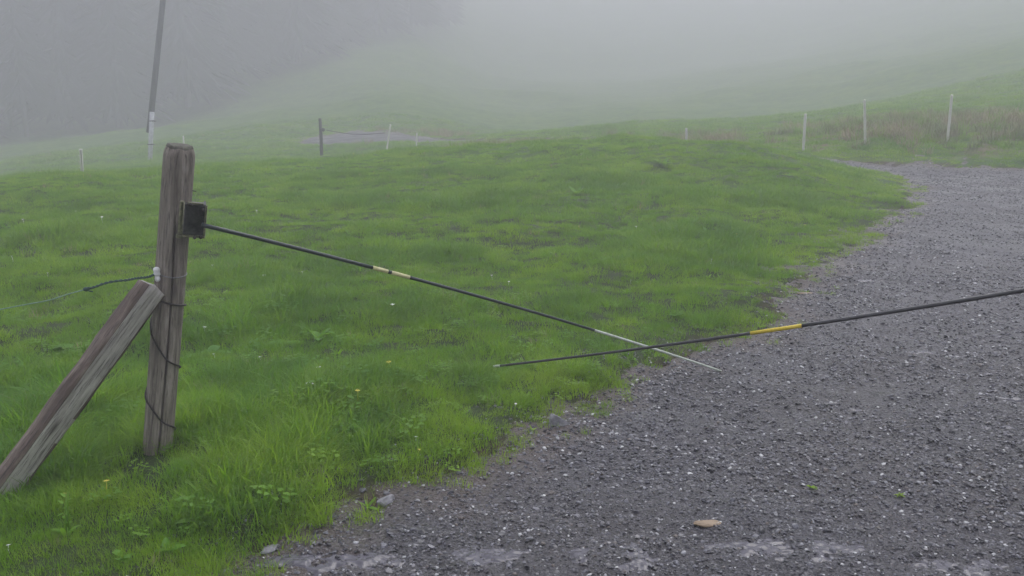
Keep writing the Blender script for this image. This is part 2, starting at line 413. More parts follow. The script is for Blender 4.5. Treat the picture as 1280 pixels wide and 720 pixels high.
def road_sd(x, y):
    """>0 outside the road (metres), <0 inside"""
    shp = np.shape(x); x = np.ravel(x); y = np.ravel(y); d = np.full(x.shape, 1e9); ins = np.zeros(x.shape, bool)
    for a, b in zip(POLY, np.roll(POLY, -1, 0)):
        e = b - a; L = e @ e; t = np.clip(((x - a[0]) * e[0] + (y - a[1]) * e[1]) / L, 0, 1)
        d = np.minimum(d, np.hypot(x - a[0] - t * e[0], y - a[1] - t * e[1]))
        c = (a[1] > y) != (b[1] > y)
        with np.errstate(divide='ignore', invalid='ignore'): xi = a[0] + (y - a[1]) * e[0] / e[1]
        ins ^= c & (x < xi)
    d = np.where(ins, -d, d)
    d = d + fbm(x * 9, y * 9, 13, 3) * .10 + fbm(x * 2.2, y * 2.2, 3, 4) * .17 * (0.8 + np.minimum(np.hypot(x, y) / 12, 1.5))
    return d.reshape(shp)
def turf_h(x, y, sd_):
    g = sstep(-.10, .30, sd_); r = np.hypot(x, y)
    b = base_h(x, y) - .03 + .075 * g
    bumps = fbm(x * .9, y * .9, 11, 4) * .11 + fbm(x * 4, y * 4, 21, 3) * .035
    far = fbm(x * .12, y * .12, 31, 4) * np.clip((r - 30) / 40, 0, 1) * .8
    return b + bumps * g * np.clip((r - 1) / 3, 0, 1) + far * g
def road_h(x, y):
    return base_h(x, y) + fbm(x * 1.1, y * 1.1, 41, 3) * .03 + fbm(x * 9, y * 9, 51, 4) * .022 + vnoise(x * 26, y * 26, 57) * .010 * (np.hypot(x, y) < 6)

rs = np.exp(np.arange(math.log(.6), math.log(325), .0105))
aa = np.concatenate([np.arange(-math.pi, -.85, .05), np.arange(-.85, .85, .0052), np.arange(.85, math.pi - .01, .05)])
A, RR = np.meshgrid(aa, rs, indexing='ij'); X = RR * np.sin(A); Y = RR * np.cos(A)
SD = road_sd(X, Y)
def polar_mesh(name, Z, keep, mat, attrs, fan=True):
    na, nr = X.shape; V = np.stack([X, Y, Z], -1).reshape(-1, 3)
    i = np.arange(na)[:, None]; j = np.arange(nr - 1)[None, :]; i2 = (i + 1) % na
    q = np.stack([i * nr + j + 0 * i, i2 * nr + j, i2 * nr + j + 1, i * nr + j + 1], -1).reshape(-1, 4)
    kf = keep.reshape(-1); q = q[kf[q].any(1)]
    used = np.unique(q); remap = -np.ones(len(V), int); remap[used] = np.arange(len(used))
    V2 = V[used]; q = remap[q]
    o = grid_obj(name, V2, q, mat)
    for nm, val in attrs.items():
        at_ = o.data.attributes.new(nm, 'FLOAT', 'POINT'); at_.data.foreach_set('value', val.reshape(-1)[used].astype(np.float32))
    o['kind'] = 'structure'; return o
dryf = sstep(.1, .5, SD) * sstep(20, 21, RR) * (1 - sstep(25, 29, RR)) * (A > az_of(480)) 
dryf = dryf + sstep(.1, .6, SD) * sstep(36, 38, RR) * (1 - sstep(40, 46, RR)) * (A > az_of(455)) * (A < az_of(570))
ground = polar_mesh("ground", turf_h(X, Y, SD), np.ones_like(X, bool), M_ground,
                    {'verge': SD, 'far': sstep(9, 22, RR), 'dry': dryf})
road = polar_mesh("gravel_road", road_h(X, Y), (SD < .5), M_gravel, {'inroad': -SD})
# patch of gravel right under the camera
f0 = [(0, i, i + 1) for i in range(1, 48)] + [(0, 48, 1)]
v0 = [(0, 0, float(road_h(np.array(0.), np.array(0.))))] + [(0.62 * math.sin(t), .62 * math.cos(t), float(road_h(np.array(.62 * math.sin(t)), np.array(.62 * math.cos(t))))) for t in np.linspace(0, 2 * np.pi, 48, endpoint=False)]
cp = raw_obj("gravel_underfoot", v0, f0, M_gravel); COL.objects.link(cp); cp['kind'] = 'structure'

def gz(x, y):
    x = np.array(float(x)); y = np.array(float(y)); s = road_sd(x, y)
    return float(max(turf_h(x, y, s), road_h(x, y) if s < .5 else -99))
def ground_pt(px, py):
    """where the line of sight through a pixel meets the ground"""
    d = ray(px, py); d = d / math.hypot(d[0], d[1]); r = 1.5
    while r < 120:
        if CAMZ + d[2] * r <= gz(d[0] * r, d[1] * r): break
        r += .02
    return np.array([d[0] * r, d[1] * r, gz(d[0] * r, d[1] * r)])

# puddles: level water where the gravel dips
def puddle(px, py, wpx, hpx, lift=0.0, seed=0):
    c = flat(px, py); xs = abs(flat(px + wpx / 2, py)[0] - c[0]); ys = abs(flat(px, py - hpx / 2)[1] - c[1])
    n, m_ = (240, 60) if py > 600 else (48, 16); V = [(c[0], c[1], 0)]
    for q in range(1, m_ + 1):
        for t in np.linspace(0, 2 * np.pi, n, endpoint=False):
            k = (1 + .35 * float(vnoise(np.array(math.cos(t) * 1.8 + seed * 7.), np.array(math.sin(t) * 1.8 + 3), seed))) * q / m_
            V.append((c[0] + xs * k * math.cos(t), c[1] + ys * k * math.sin(t), q / m_))
    V = np.array(V); h = road_h(V[:, 0], V[:, 1]); z = float(np.percentile(h[V[:, 2] < .75], 60)) + lift
    V3 = np.column_stack([V[:, :2], z - .02 * V[:, 2] ** 3 + vnoise(V[:, 0] * 55, V[:, 1] * 55, 5) * .007 + vnoise(V[:, 0] * 18, V[:, 1] * 18, 6) * .008])          # the rim dips under the gravel
    Fc = [(0, i, i % n + 1) for i in range(1, n + 1)]
    for q in range(m_ - 1):
        for t in range(n):
            a, b = 1 + q * n + t, 1 + q * n + (t + 1) % n; Fc.append((a, a + n, b + n, b))
    o = raw_obj("puddle", V3, Fc, M_water); COL.objects.link(o); o['kind'] = 'structure'
for i, a in enumerate([(400, 698, 200, 44, .0), (610, 698, 200, 50, .0), (790, 695, 190, 50, .0), (985, 696, 240, 46, .0), (1180, 706, 220, 36, .0),
                       (1150, 441, 44, 8, .001), (1248, 467, 40, 7, .001), (955, 482, 42, 6, .001), (1070, 511, 46, 8, .001), (1252, 536, 60, 8, .001),
                       (1255, 500, 80, 5, 0), (1090, 349, 60, 4, 0)]):
    puddle(*a[:4], lift=a[4], seed=i)

# ------------------------------------------------------------------ scatter by geometry nodes
def scatter(name, pts, rot, scl, idx, protos, tone=None):
    n = len(pts); me = bpy.data.meshes.new(name); me.vertices.add(n)
    me.vertices.foreach_set('co', np.asarray(pts, np.float32).ravel())
    a = me.attributes.new('rot', 'FLOAT_VECTOR', 'POINT'); a.data.foreach_set('vector', np.asarray(rot, np.float32).ravel())
    a = me.attributes.new('scl', 'FLOAT_VECTOR', 'POINT'); a.data.foreach_set('vector', np.asarray(scl, np.float32).ravel())
    a = me.attributes.new('idx', 'INT', 'POINT'); a.data.foreach_set('value', np.asarray(idx, np.int32))
    if tone is not None: a = me.attributes.new('tone', 'FLOAT', 'POINT'); a.data.foreach_set('value', np.asarray(tone, np.float32))
    o = bpy.data.objects.new(name, me); COL.objects.link(o); o['kind'] = 'stuff'
    pc = bpy.data.collections.new(name + "_kinds")
    for i, p in enumerate(protos): p.name = "%s_kind_%02d" % (name, i); pc.objects.link(p)
    g = bpy.data.node_groups.new(name, 'GeometryNodeTree')
    g.interface.new_socket('Geometry', in_out='INPUT', socket_type='NodeSocketGeometry')
    g.interface.new_socket('Geometry', in_out='OUTPUT', socket_type='NodeSocketGeometry')
    gi = g.nodes.new('NodeGroupInput'); go = g.nodes.new('NodeGroupOutput')
    ci = g.nodes.new('GeometryNodeCollectionInfo'); ci.inputs['Collection'].default_value = pc
    ci.inputs['Separate Children'].default_value = True; ci.inputs['Reset Children'].default_value = True
    ip = g.nodes.new('GeometryNodeInstanceOnPoints'); ip.inputs['Pick Instance'].default_value = True
    def na(nm, ty):
        x = g.nodes.new('GeometryNodeInputNamedAttribute'); x.data_type = ty; x.inputs[0].default_value = nm; return x.outputs[0]
    e2r = g.nodes.new('FunctionNodeEulerToRotation')
    L = g.links.new
    L(na('rot', 'FLOAT_VECTOR'), e2r.inputs[0]); L(e2r.outputs[0], ip.inputs['Rotation'])
    L(na('scl', 'FLOAT_VECTOR'), ip.inputs['Scale']); L(na('idx', 'INT'), ip.inputs['Instance Index'])
    L(gi.outputs[0], ip.inputs['Points']); L(ci.outputs[0], ip.inputs['Instance']); L(ip.outputs[0], go.inputs[0])
    m = o.modifiers.new(name, 'NODES'); m.node_group = g
    return o

def blade(rg, x, y, h, wd, bend, yaw, seg=3):
    """one grass blade: verts, faces"""
    d = np.array([math.cos(yaw), math.sin(yaw)]); s = np.array([-d[1], d[0]]); V = []
    for i in range(seg + 1):
        t = i / seg; off = bend * h * t * t; z = h * (t - .28 * bend * t * t); c = np.array([x, y]) + d * off
        ww = wd * (1 - t ** 1.6) / 2
        if i < seg: V += [(*(c - s * ww), z), (*(c + s * ww), z)]
        else: V += [(*c, z)]
    Fc = [(2 * i, 2 * i + 1, 2 * i + 3, 2 * i + 2) for i in range(seg - 1)] + [(2 * seg - 2, 2 * seg - 1, 2 * seg)]
    return V, Fc
def tuft(nb, rad, h0, h1, w0, w1, seed, mat, bmax=.9):
    g = random.Random(seed); V = []; Fc = []; hue = []
    for _ in range(nb):
        r = rad * math.sqrt(g.random()); a = g.random() * 6.283; h = g.uniform(h0, h1) * (1 - .35 * r / rad)
        v, f = blade(g, r * math.cos(a), r * math.sin(a), h, g.uniform(w0, w1), g.uniform(.1, bmax), a + g.gauss(0, 1.1))
        k = len(V); V += v; Fc += [tuple(i + k for i in q) for q in f]; hue += [g.random()] * len(v)
    V = np.array(V); V[:, 2] -= .012
    o = raw_obj("tuft", V, Fc, mat); at_ = o.data.attributes.new('hue', 'FLOAT', 'POINT'); at_.data.foreach_set('value', np.array(hue, np.float32)); return o
def leafmesh(L, W, lift, droop, yaw, base=(0, 0, 0), fold=.25, curl=0.):
    n = 7; V = []; Fc = []; d = np.array([math.cos(yaw), math.sin(yaw), 0]); s = np.array([-d[1], d[0], 0]); b = np.array(base, float)
    for i in range(n + 1):
        t = i / n; w_ = W / 2 * math.sin(math.pi * min(1, .06 + .94 * t) ** .8) ** .8 if i < n else .0
        c = b + d * (L * t * math.cos(lift)) + np.array([0, 0, L * (t * math.sin(lift) - droop * t * t)]) + s * (curl * L * t * t)
        V += [c - s * w_ + np.array([0, 0, fold * w_]), c, c + s * w_ + np.array([0, 0, fold * w_])]
    for i in range(n):
        k = 3 * i; Fc += [(k, k + 1, k + 4, k + 3), (k + 1, k + 2, k + 5, k + 4)]
    return np.array(V), Fc
def rosette(seed, n, L0, L1, wr, mat, lift=(.15, .7)):
    g = random.Random(seed); parts = []
    for i in range(n):
        L = g.uniform(L0, L1); parts.append(leafmesh(L, L * g.uniform(*wr), g.uniform(*lift), g.uniform(.1, .4), i * 2.4 + g.uniform(-.3, .3), (0, 0, 0), g.uniform(.1, .4), g.uniform(-.15, .15)))
    v, f = join(*parts); return raw_obj("rosette", v, f, mat)
def clover(seed, mat):
    g = random.Random(seed); parts = []
    for i in range(16):
        r = .05 * math.sqrt(g.random()); a = g.random() * 6.28; h = g.uniform(.02, .055)
        for k in range(3): parts.append(leafmesh(g.uniform(.007, .012), .009, .1, .1, a + k * 2.09, (r * math.cos(a), r * math.sin(a), h)))
    v, f = join(*parts); return raw_obj("clover", v, f, mat)
def flower(seed, mat):
    g = random.Random(seed); parts = []
    h = .045
    for k in range(7): parts.append(leafmesh(.011, .007, .15, 0, k * .9, (0, 0, h)))
    parts.append(tube([(0, 0, 0), (.004, 0, h * .5), (0, 0, h)], .0012, 4))
    v, f = join(*parts); return raw_obj("flower", v, f, mat)

def sector_pts(r0, r1, a0, a1, dens):
    n = int((r1 * r1 - r0 * r0) / 2 * (a1 - a0) * dens); r = np.sqrt(rng.uniform(r0 * r0, r1 * r1, n)); a = rng.uniform(a0, a1, n)
    return r * np.sin(a), r * np.cos(a), r
protos = [tuft(60, .075, .035, .085, .0022, .0045, 1, M_grass), tuft(55, .07, .04, .10, .002, .004, 2, M_grass), tuft(70, .08, .025, .06, .002, .004, 3, M_grass),
          tuft(45, .06, .07, .15, .0025, .005, 4, M_grass, 1.2), tuft(60, .09, .03, .07, .0025, .005, 5, M_grass), clover(6, M_leaf), clover(7, M_leaf),
          rosette(8, 8, .05, .10, (.28, .4), M_leaf), rosette(9, 6, .06, .13, (.2, .32), M_leaf, (.4, 1.0)), flower(10, M_petal), flower(11, M_petal_y),
          tuft(30, .05, .05, .12, .002, .0035, 12, M_dry, 1.2), tuft(40, .05, .12, .24, .003, .0055, 13, M_grass, 1.3)]
a0, a1 = -.80, .72
# tussocks: taller, darker clumps in the pasture
TUSS = []
for (px, py, rad) in ((380, 492, .22), (440, 478, .16), (305, 478, .13), (882, 330, .5), (850, 308, .4), (735, 462, .16), (560, 318, .35), (722, 244, .6), (820, 196, .7), (180, 420, .3), (60, 470, .25), (520, 400, .3),
                      (330, 600, .12), (255, 640, .13), (60, 600, .16), (640, 500, .10), (575, 540, .10), (700, 380, .25), (960, 260, .5), (600, 262, .5), (120, 300, .5), (450, 255, .5), (40, 520, .2), (300, 350, .3)):
    q = flat(px, py, .05); TUSS.append((q[0], q[1], rad))
def tussock(x, y):
    t = 0
    for (a, b, r_) in TUSS: t = t + np.exp(-(((x - a) / (r_ * 1.5)) ** 2 + ((y - b) / (r_ * 1.3)) ** 2))
    return np.clip(t * (1 + 1.2 * vnoise(x * 7, y * 7, 33)), 0, 1)
XX = []; YY = []; SS = []; II = []
for (r0, r1, dens, s0) in ((1.5, 5, 800, 1.0), (5, 9, 420, 1.05), (9, 16, 250, 1.15), (16, 27, 110, 1.45), (27, 50, 26, 2.2)):
    x, y, r = sector_pts(r0, r1, a0, a1, dens); s = road_sd(x, y)
    big = fbm(x * .8, y * .8, 61, 3)
    # thinner, shorter towards the gravel
    keep = (s > -.03) & (rng.random(len(x)) < sstep(-.15, .22, s) * .9 + .1) & ~((big > .42) & (s < .6))
    keep |= (s > -.25) & (s <= -.03) & (rng.random(len(x)) < .10 * sstep(-.25, 0, s))
    keep &= (rng.random(len(x)) < np.clip(.86 + 1.5 * fbm(x * 7, y * 7, 123, 2), .25, 1))
    x, y, r, s, big = x[keep], y[keep], r[keep], s[keep], big[keep]
    n = len(x); u = rng.random(n)
    idx = rng.choice([0, 1, 2, 4], n)
    lush = fbm(x * 1.3 + 9, y * 1.3, 71, 3)
    idx = np.where((lush > .12) & (u < .6), np.where(r < 7, rng.choice([1, 3, 3, 12], n, p=[.4, .3, .25, .05]), rng.choice([1, 0, 3], n, p=[.5, .35, .15])), idx)
    idx = np.where((u > .90) & (r < 7) & (big > -.15), rng.choice([5, 6], n), idx)
    idx = np.where((u > .980) & (big > -.1), 7, idx); idx = np.where((u > .984) & (big > -.1), 8, idx)
    pf = .9975 if r0 < 9 else .9988
    if r0 >= 5: idx = np.where(u < .035, rng.choice([7, 8], n), idx)
    idx = np.where(u > pf, 9, idx); idx = np.where((u > 1 - (1 - pf) * .35), 10, idx); idx = np.where((u > .955) & (u < .965), 11, idx)
    lw = np.exp(-((x + 1.6) ** 2 + (y - 3.9) ** 2) / .5)            # longer grass round the post foot
    idx = np.where((lw > .3) & (rng.random(n) < .35), 3, idx)
    sc1 = s0 * rng.uniform(.75, 1.25, n) * (.62 + .38 * sstep(0, .8, s)) * (1 + .75 * np.clip(lush, -.4, .6)) * (1 + .5 * fbm(x * 3.1, y * 3.1, 77, 2)) * (1 + .35 * lw)
    sc1 = np.where((idx == 7) | (idx == 8), sc1 * .55, sc1)
    ts = tussock(x, y); sc1 = sc1 * (1 + .75 * ts); idx = np.where((ts > .35) & (rng.random(n) < .6) & (idx < 7), rng.choice([1, 3], n), idx)
    XX.append(x); YY.append(y); SS.append(sc1); II.append(idx)
for cx_, cy_ in ((-1.50, 3.95), (-1.98, 3.62)):
    q = 130; t = rng.uniform(0, 6.28, q); k = .07 + .16 * rng.random(q) ** 1.3; XX.append(cx_ + np.cos(t) * k); YY.append(cy_ + np.sin(t) * k); SS.append(rng.uniform(.8, 1.25, q)); II.append(rng.choice([3, 12, 1], q, p=[.55, .2, .25]))
x = np.concatenate(XX); y = np.concatenate(YY); s_ = np.concatenate(SS); ii = np.concatenate(II); n = len(x)
sdv = road_sd(x, y); z = np.maximum(turf_h(x, y, sdv), np.where(sdv < .5, road_h(x, y), -99))
rot = np.column_stack([rng.normal(0, .12, n), rng.normal(0, .12, n), rng.uniform(0, 6.28, n)])
dk = fbm(x * .75 + 3, y * .75, 101, 4)
tone = np.clip(1 - sdv / .9, 0, 1) * .75 + rng.normal(0, .24, n) + fbm(x * 5, y * 5, 131, 3) * .9 - tussock(x, y) * .45 - np.clip(dk - .18, 0, .35) * 1.8 - np.clip(fbm(x * 1.3 + 9, y * 1.3, 71, 3) - .14, 0, .3) * 1.6 + np.clip(-dk - .2, 0, .3) * 1.6
tone = np.clip(tone, -1, 1)
scatter("grass", np.column_stack([x, y, z]), rot, np.column_stack([s_, s_, s_ ** .8 * rng.uniform(.75, 1.1, n)]), ii, protos, tone)

# taller dry grass on the bank behind the road
x, y, r = sector_pts(19.5, 29, az_of(560), .75, 42); s = road_sd(x, y); pn = fbm(x * .45, y * .45, 81, 3)
keep = (s > .5) & (r > 20.6) & (rng.random(len(x)) < sstep(-.25, .25, pn) * (1 - sstep(24.5, 28.5, r)) * sstep(20.8, 22.3, r) + .05)
x2, y2, r2 = sector_pts(35.5, 44, az_of(440), az_of(590), 8); s2 = road_sd(x2, y2); k2 = s2 > .4
x = np.concatenate([x[keep], x2[k2]]); y = np.concatenate([y[keep], y2[k2]]); n = len(x); sdv = road_sd(x, y)
protos = [tuft(40, .12, .18, .42, .006, .011, 20, M_dry, 1.0), tuft(40, .14, .12, .30, .006, .012, 21, M_dry, 1.2), tuft(36, .12, .15, .35, .007, .012, 22, M_grass, 1.1)]
s_ = rng.uniform(.7, 1.35, n)
scatter("dry_grass", np.column_stack([x, y, turf_h(x, y, sdv)]), np.column_stack([rng.normal(0, .15, n), rng.normal(0, .15, n), rng.uniform(0, 6.28, n)]),
        np.column_stack([s_] * 3), rng.choice([0, 1, 2], n, p=[.45, .35, .2]), protos)

# loose gravel
def stone_mesh(seed, flatk=.55, sub=2, ang=.28, cuts=7):
    import bmesh
    bm = bmesh.new(); bmesh.ops.create_icosphere(bm, subdivisions=sub, radius=1); g = np.random.default_rng(seed)
    V = np.array([v.co[:] for v in bm.verts]); 
    for _ in range(cuts):                                 # planar facets of broken rock
        d = g.normal(size=3); d /= np.linalg.norm(d); c = g.uniform(.5, .85); k = V @ d; V = np.where((k > c)[:, None], V - np.outer(k - c, d), V)
    V *= 1 + g.uniform(-.04, .04, (len(V), 1)); V *= np.array([1, g.uniform(.6, .95), flatk * g.uniform(.8, 1.2)])
    Fc = [tuple(v.index for v in f.verts) for f in bm.faces]; bm.free(); return V, Fc
protos = []
for k in range(7):
    v, f = stone_mesh(100 + k, .5, 1 if k < 4 else 2); protos.append(raw_obj("pebble", v, f, M_pebble, smooth=False))
XX = []; YY = []; SS = []
for (r0, r1, dens, s0, s1) in ((1.6, 3.6, 5600, .0036, .0095), (3.6, 6, 3600, .0045, .0135), (6, 10, 1900, .006, .016), (10, 20.5, 620, .009, .018), (1.6, 10, 170, .010, .020), (1.6, 5, 700, .006, .013)):
    x, y, r = sector_pts(r0, r1, -.72, .70, dens); s = road_sd(x, y)
    cl = fbm(x * 2.1, y * 2.1, 91, 3); keep = (s < .45) & (rng.random(len(x)) < np.where(s < -.02, .62 + .9 * cl, .34 * (1 - sstep(.0, .45, s)) + .02))
    x, y = x[keep], y[keep]; XX.append(x); YY.append(y); SS.append(s0 + (s1 - s0) * rng.random(len(x)) ** 2.2)
x = np.concatenate(XX); y = np.concatenate(YY); s_ = np.concatenate(SS); n = len(x); print("pebbles", n)
sdv = road_sd(x, y); z = np.maximum(road_h(x, y), turf_h(x, y, sdv)) + s_ * .12
rot = np.column_stack([rng.normal(0, .3, n), rng.normal(0, .3, n), rng.uniform(0, 6.28, n)])
scatter("gravel", np.column_stack([x, y, z]), rot, np.column_stack([s_] * 3), rng.integers(0, 7, n), protos)

# far spruce wood, fading into the mist
def spruce(seed, H):
    g = random.Random(seed); V = []; Fc = []; lean = 0
    parts = [tube([(0, 0, -1), (0, 0, H * .5), (0, 0, H)], [.26, .15, .02], 7)]
    nT = len(parts[0][1])
    z = H * g.uniform(.08, .2)
    while z < H * .98:
        t = z / H; Rr = (1 - t) ** .8 * H * .19 + .12; nb = 30
        for i in range(nb):
            a = g.random() * 6.28; L = Rr * g.uniform(.65, 1.15); wd = L * g.uniform(.10, .18)
            parts.append(leafmesh(L, wd, -.15, .28, a, (0, 0, z + g.uniform(-.2, .2)), -.5))
        z += .36
    v, f = join(*parts); o = raw_obj("spruce", v, f, [M_con, M_trunk], False)
    mi = np.zeros(len(f), np.int32); mi[:nT] = 1; o.data.polygons.foreach_set('material_index', mi); return o
protos = [spruce(200 + k, 20 + 1.5 * k) for k in range(4)]
P = []
for _ in range(9000):
    a = random.uniform(az_of(-350), az_of(556)); r = math.sqrt(random.uniform(75 ** 2, 185 ** 2))
    edge = np.interp(a, [az_of(q) for q in (-350, 0, 190, 330, 420, 500, 556)], [76, 78, 80, 86, 95, 108, 130])
    if r < edge + 1.5 * float(vnoise(np.array(a * 40), np.array(1.), 5)): continue
    q = (r * math.sin(a), r * math.cos(a))
    if all((q[0] - p[0]) ** 2 + (q[1] - p[1]) ** 2 > 3.6 ** 2 for p in P): P.append(q)
P = np.array(P); n = len(P); print("spruces", n)
s_ = rng.uniform(.75, 1.2, n)
scatter("forest", np.column_stack([P, turf_h(P[:, 0], P[:, 1], road_sd(P[:, 0], P[:, 1]))]), np.column_stack([np.zeros(n), np.zeros(n), rng.uniform(0, 6.28, n)]),
        np.column_stack([s_] * 3), rng.integers(0, 4, n), protos)

# ------------------------------------------------------------------ the gate post
def align_axes(bot, top):
    zax = np.array(top) - np.array(bot); L = np.linalg.norm(zax); zax = zax / L
    xax = np.array([1, 0, 0]) - zax * zax[0]; xax /= np.linalg.norm(xax); return xax, np.cross(zax, xax), zax, L
def local_part(name, V, Fc, mat, root, A4, label=None, mi=None):
    """mesh in a frame whose Z runs along the timber (grain follows it)"""
    from mathutils import Matrix
    o = raw_obj(name, V, Fc, mat); COL.objects.link(o)
    o.matrix_world = Matrix(A4) if root is None else Matrix.Translation(root.location).inverted() @ Matrix(A4)
    if root: o.parent = root
    if label: o['label'] = label
    if mi is not None: o.data.polygons.foreach_set('material_index', np.array(mi, np.int32))
    return o
def timber(L, rad, seg=160, n=60, crack=None, top_chamfer=.045, seed=0, below=.2):
    g = np.random.default_rng(seed); a = np.linspace(0, 2 * np.pi, seg, endpoint=False); zz = list(np.linspace(-below, L - top_chamfer, n)) + [L - top_chamfer * .6, L - top_chamfer * .25, L, L - .002, L - .006]
    shr = [1] * n + [.95, .87, .78, .5, .15]
    V = []; Fc = []; mi = []
    for i, z in enumerate(zz):
        r = rad * shr[i] * (1 + .035 * vnoise(np.cos(a) * 1.5 + seed, np.sin(a) * 1.5 + z * 2.2, seed) * 2 + .05 * vnoise(a * 14, np.full(seg, z * 1.2), seed + 2))
        if crack is not None:
            for (ca, cw, cdp, z0, z1) in crack:
                aa_ = ca + .06 * math.sin(z * 5 + ca); dd = (a - aa_ + np.pi) % (2 * np.pi) - np.pi
                k = float(sstep(z0 - .05, z0 + .05, z) * (1 - sstep(z1 - .05, z1 + .05, z)))
                r = r - cdp * k * shr[i] * np.exp(-(dd / cw) ** 2)
        zt = np.full(seg, z) + (.006 * vnoise(np.cos(a) * 3, np.sin(a) * 3, seed) if i >= n - 1 else 0)
        V.append(np.column_stack([r * np.cos(a), r * np.sin(a), zt]))
    V = np.concatenate(V)
    for i in range(len(zz) - 1):
        for j in range(seg):
            j2 = (j + 1) % seg; Fc.append((i * seg + j, i * seg + j2, (i + 1) * seg + j2, (i + 1) * seg + j)); mi.append(1 if i >= n + 1 else 0)
    V = np.vstack([V, [0, 0, zz[-1]]]); k = (len(zz) - 1) * seg
    for j in range(seg): Fc.append((k + j, k + (j + 1) % seg, len(V) - 1)); mi.append(1)
    return V, Fc, mi
gb = ground_pt(191, 572); PB = np.array([gb[0], gb[1] + .06, gb[2]]); PT = at(225, 181, PB[1] - .03)
xa, ya, za, PL = align_axes(PB, PT)
PR = .0595
def M4(o, x_, y_, z_):
    return [[x_[0], y_[0], z_[0], o[0]], [x_[1], y_[1], z_[1], o[1]], [x_[2], y_[2], z_[2], o[2]], [0, 0, 0, 1]]
gate_post = thing("gate_post", "thick weathered wooden post leaning right, bound with wire and carrying a metal bracket", "post", PB)
V, Fc, mi = timber(PL, PR, crack=[(-1.12, .045, .032, -.1, 1.0), (-1.9, .03, .005, .3, 1.2), (-2.4, .03, .004, .1, .8), (-.4, .03, .005, .5, 1.3)], seed=3)
local_part("shaft", V, Fc, [M_post, M_posttop], gate_post, M4(PB, xa, ya, za), mi=mi)
def on_post(ang, h, off=0.0):
    """point on the post's surface; ang 0 = right, -90 deg = towards the camera"""
    r = PR + off; return PB + xa * r * math.cos(ang) + ya * r * math.sin(ang) + za * h
def h_at(py):      # height along the post that shows at pixel row py
    best = min(np.linspace(0, PL, 300), key=lambda h: abs(project(on_post(-math.pi / 2, h))[1] - py)); return best
def project(p):
    p = np.asarray(p) - np.array([0, 0, CAMZ]); c, s = math.cos(PITCH), math.sin(PITCH)
    d = p[1] * c - p[2] * s; u = p[1] * s + p[2] * c; return 640 + F * p[0] / d, 360 - F * u / d
def wrap(hs, a0=-math.pi, turns=1., off=.002, n=60):
    """loop of wire round the post: hs = heights at evenly spaced angles"""
    t = np.linspace(0, 1, n); h = np.interp(t, np.linspace(0, 1, len(hs)), hs)
    return np.array([on_post(a0 + 2 * math.pi * turns * q, hh, off) for q, hh in zip(t, h)])
# upper thin wire loop holding the insulator, then the thicker loose spiral
H1, H2a, H2b = h_at(343), h_at(375), h_at(381)
H3a, H3b, H4a, H4b = h_at(408), h_at(456), h_at(494), h_at(532)
part("insulator_wire", tube(wrap([H1 + .004, H1 - .012, H1 - .002, H1 + .004]), .0022, 7), M_galv, gate_post)
ang = []; hh = []
for (a_, h_) in ((-3.3, H2a + .005), (-2.2, H2a), (-.6, H2b), (0.2, H2b - .01), (1.6, H2b - .03), (3.0, H3a + .012), (3.6, H3a - .006), (4.3, (H3a + H3b) / 2 + .02), (5.2, H3b + .02), (6.1, H3b - .01),
                 (7.6, H3b - .06), (9.2, H4a + .01), (9.8, H4a - .01), (10.6, (H4a + H4b) / 2 + .02), (11.5, H4b + .018), (12.35, H4b - .012), (13.2, H4b - .05)):
    ang.append(a_); hh.append(h_)
tt = np.linspace(0, len(ang) - 1, 200); A_ = np.interp(tt, range(len(ang)), ang); H_ = np.interp(tt, range(len(ang)), hh)
ker = np.ones(9) / 9; A_ = np.convolve(np.pad(A_, 4, 'edge'), ker, 'valid'); H_ = np.convolve(np.pad(H_, 4, 'edge'), ker, 'valid')
part("binding_wire", tube([on_post(a_, h_, .004 + .004 * math.sin(i * .13) ** 2) for i, (a_, h_) in enumerate(zip(A_, H_))], 0.0038, 8), M_wire, gate_post)
# insulator on the left front of the post
ic = at(196, 341, PB[1] - PR - .02)
def ball(c, s, ax=None, seg=16, rings=10, prof=None):
    V = []; Fc = []; ax = np.eye(3) if ax is None else ax
    for i in range(rings + 1):
        ph = math.pi * i / rings
        for j in range(seg):
            th = 2 * math.pi * j / seg; rr = math.sin(ph) * (prof(i / rings) if prof else 1)
            V.append(np.array([s[0] * rr * math.cos(th), s[1] * rr * math.sin(th), s[2] * math.cos(ph)]))
    for i in range(rings):
        for j in range(seg):
            j2 = (j + 1) % seg; Fc.append((i * seg + j, i * seg + j2, (i + 1) * seg + j2, (i + 1) * seg + j))
    return np.array(c) + np.array(V) @ ax, Fc
part("insulator", join(ball(ic + np.array([0, 0, .004]), (.017, .017, .020), prof=lambda t: 1 - .33 * math.exp(-((t - .5) / .12) ** 2)),
                       ball(ic + np.array([.001, 0, -.024]), (.011, .011, .014))), M_ceram, gate_post)
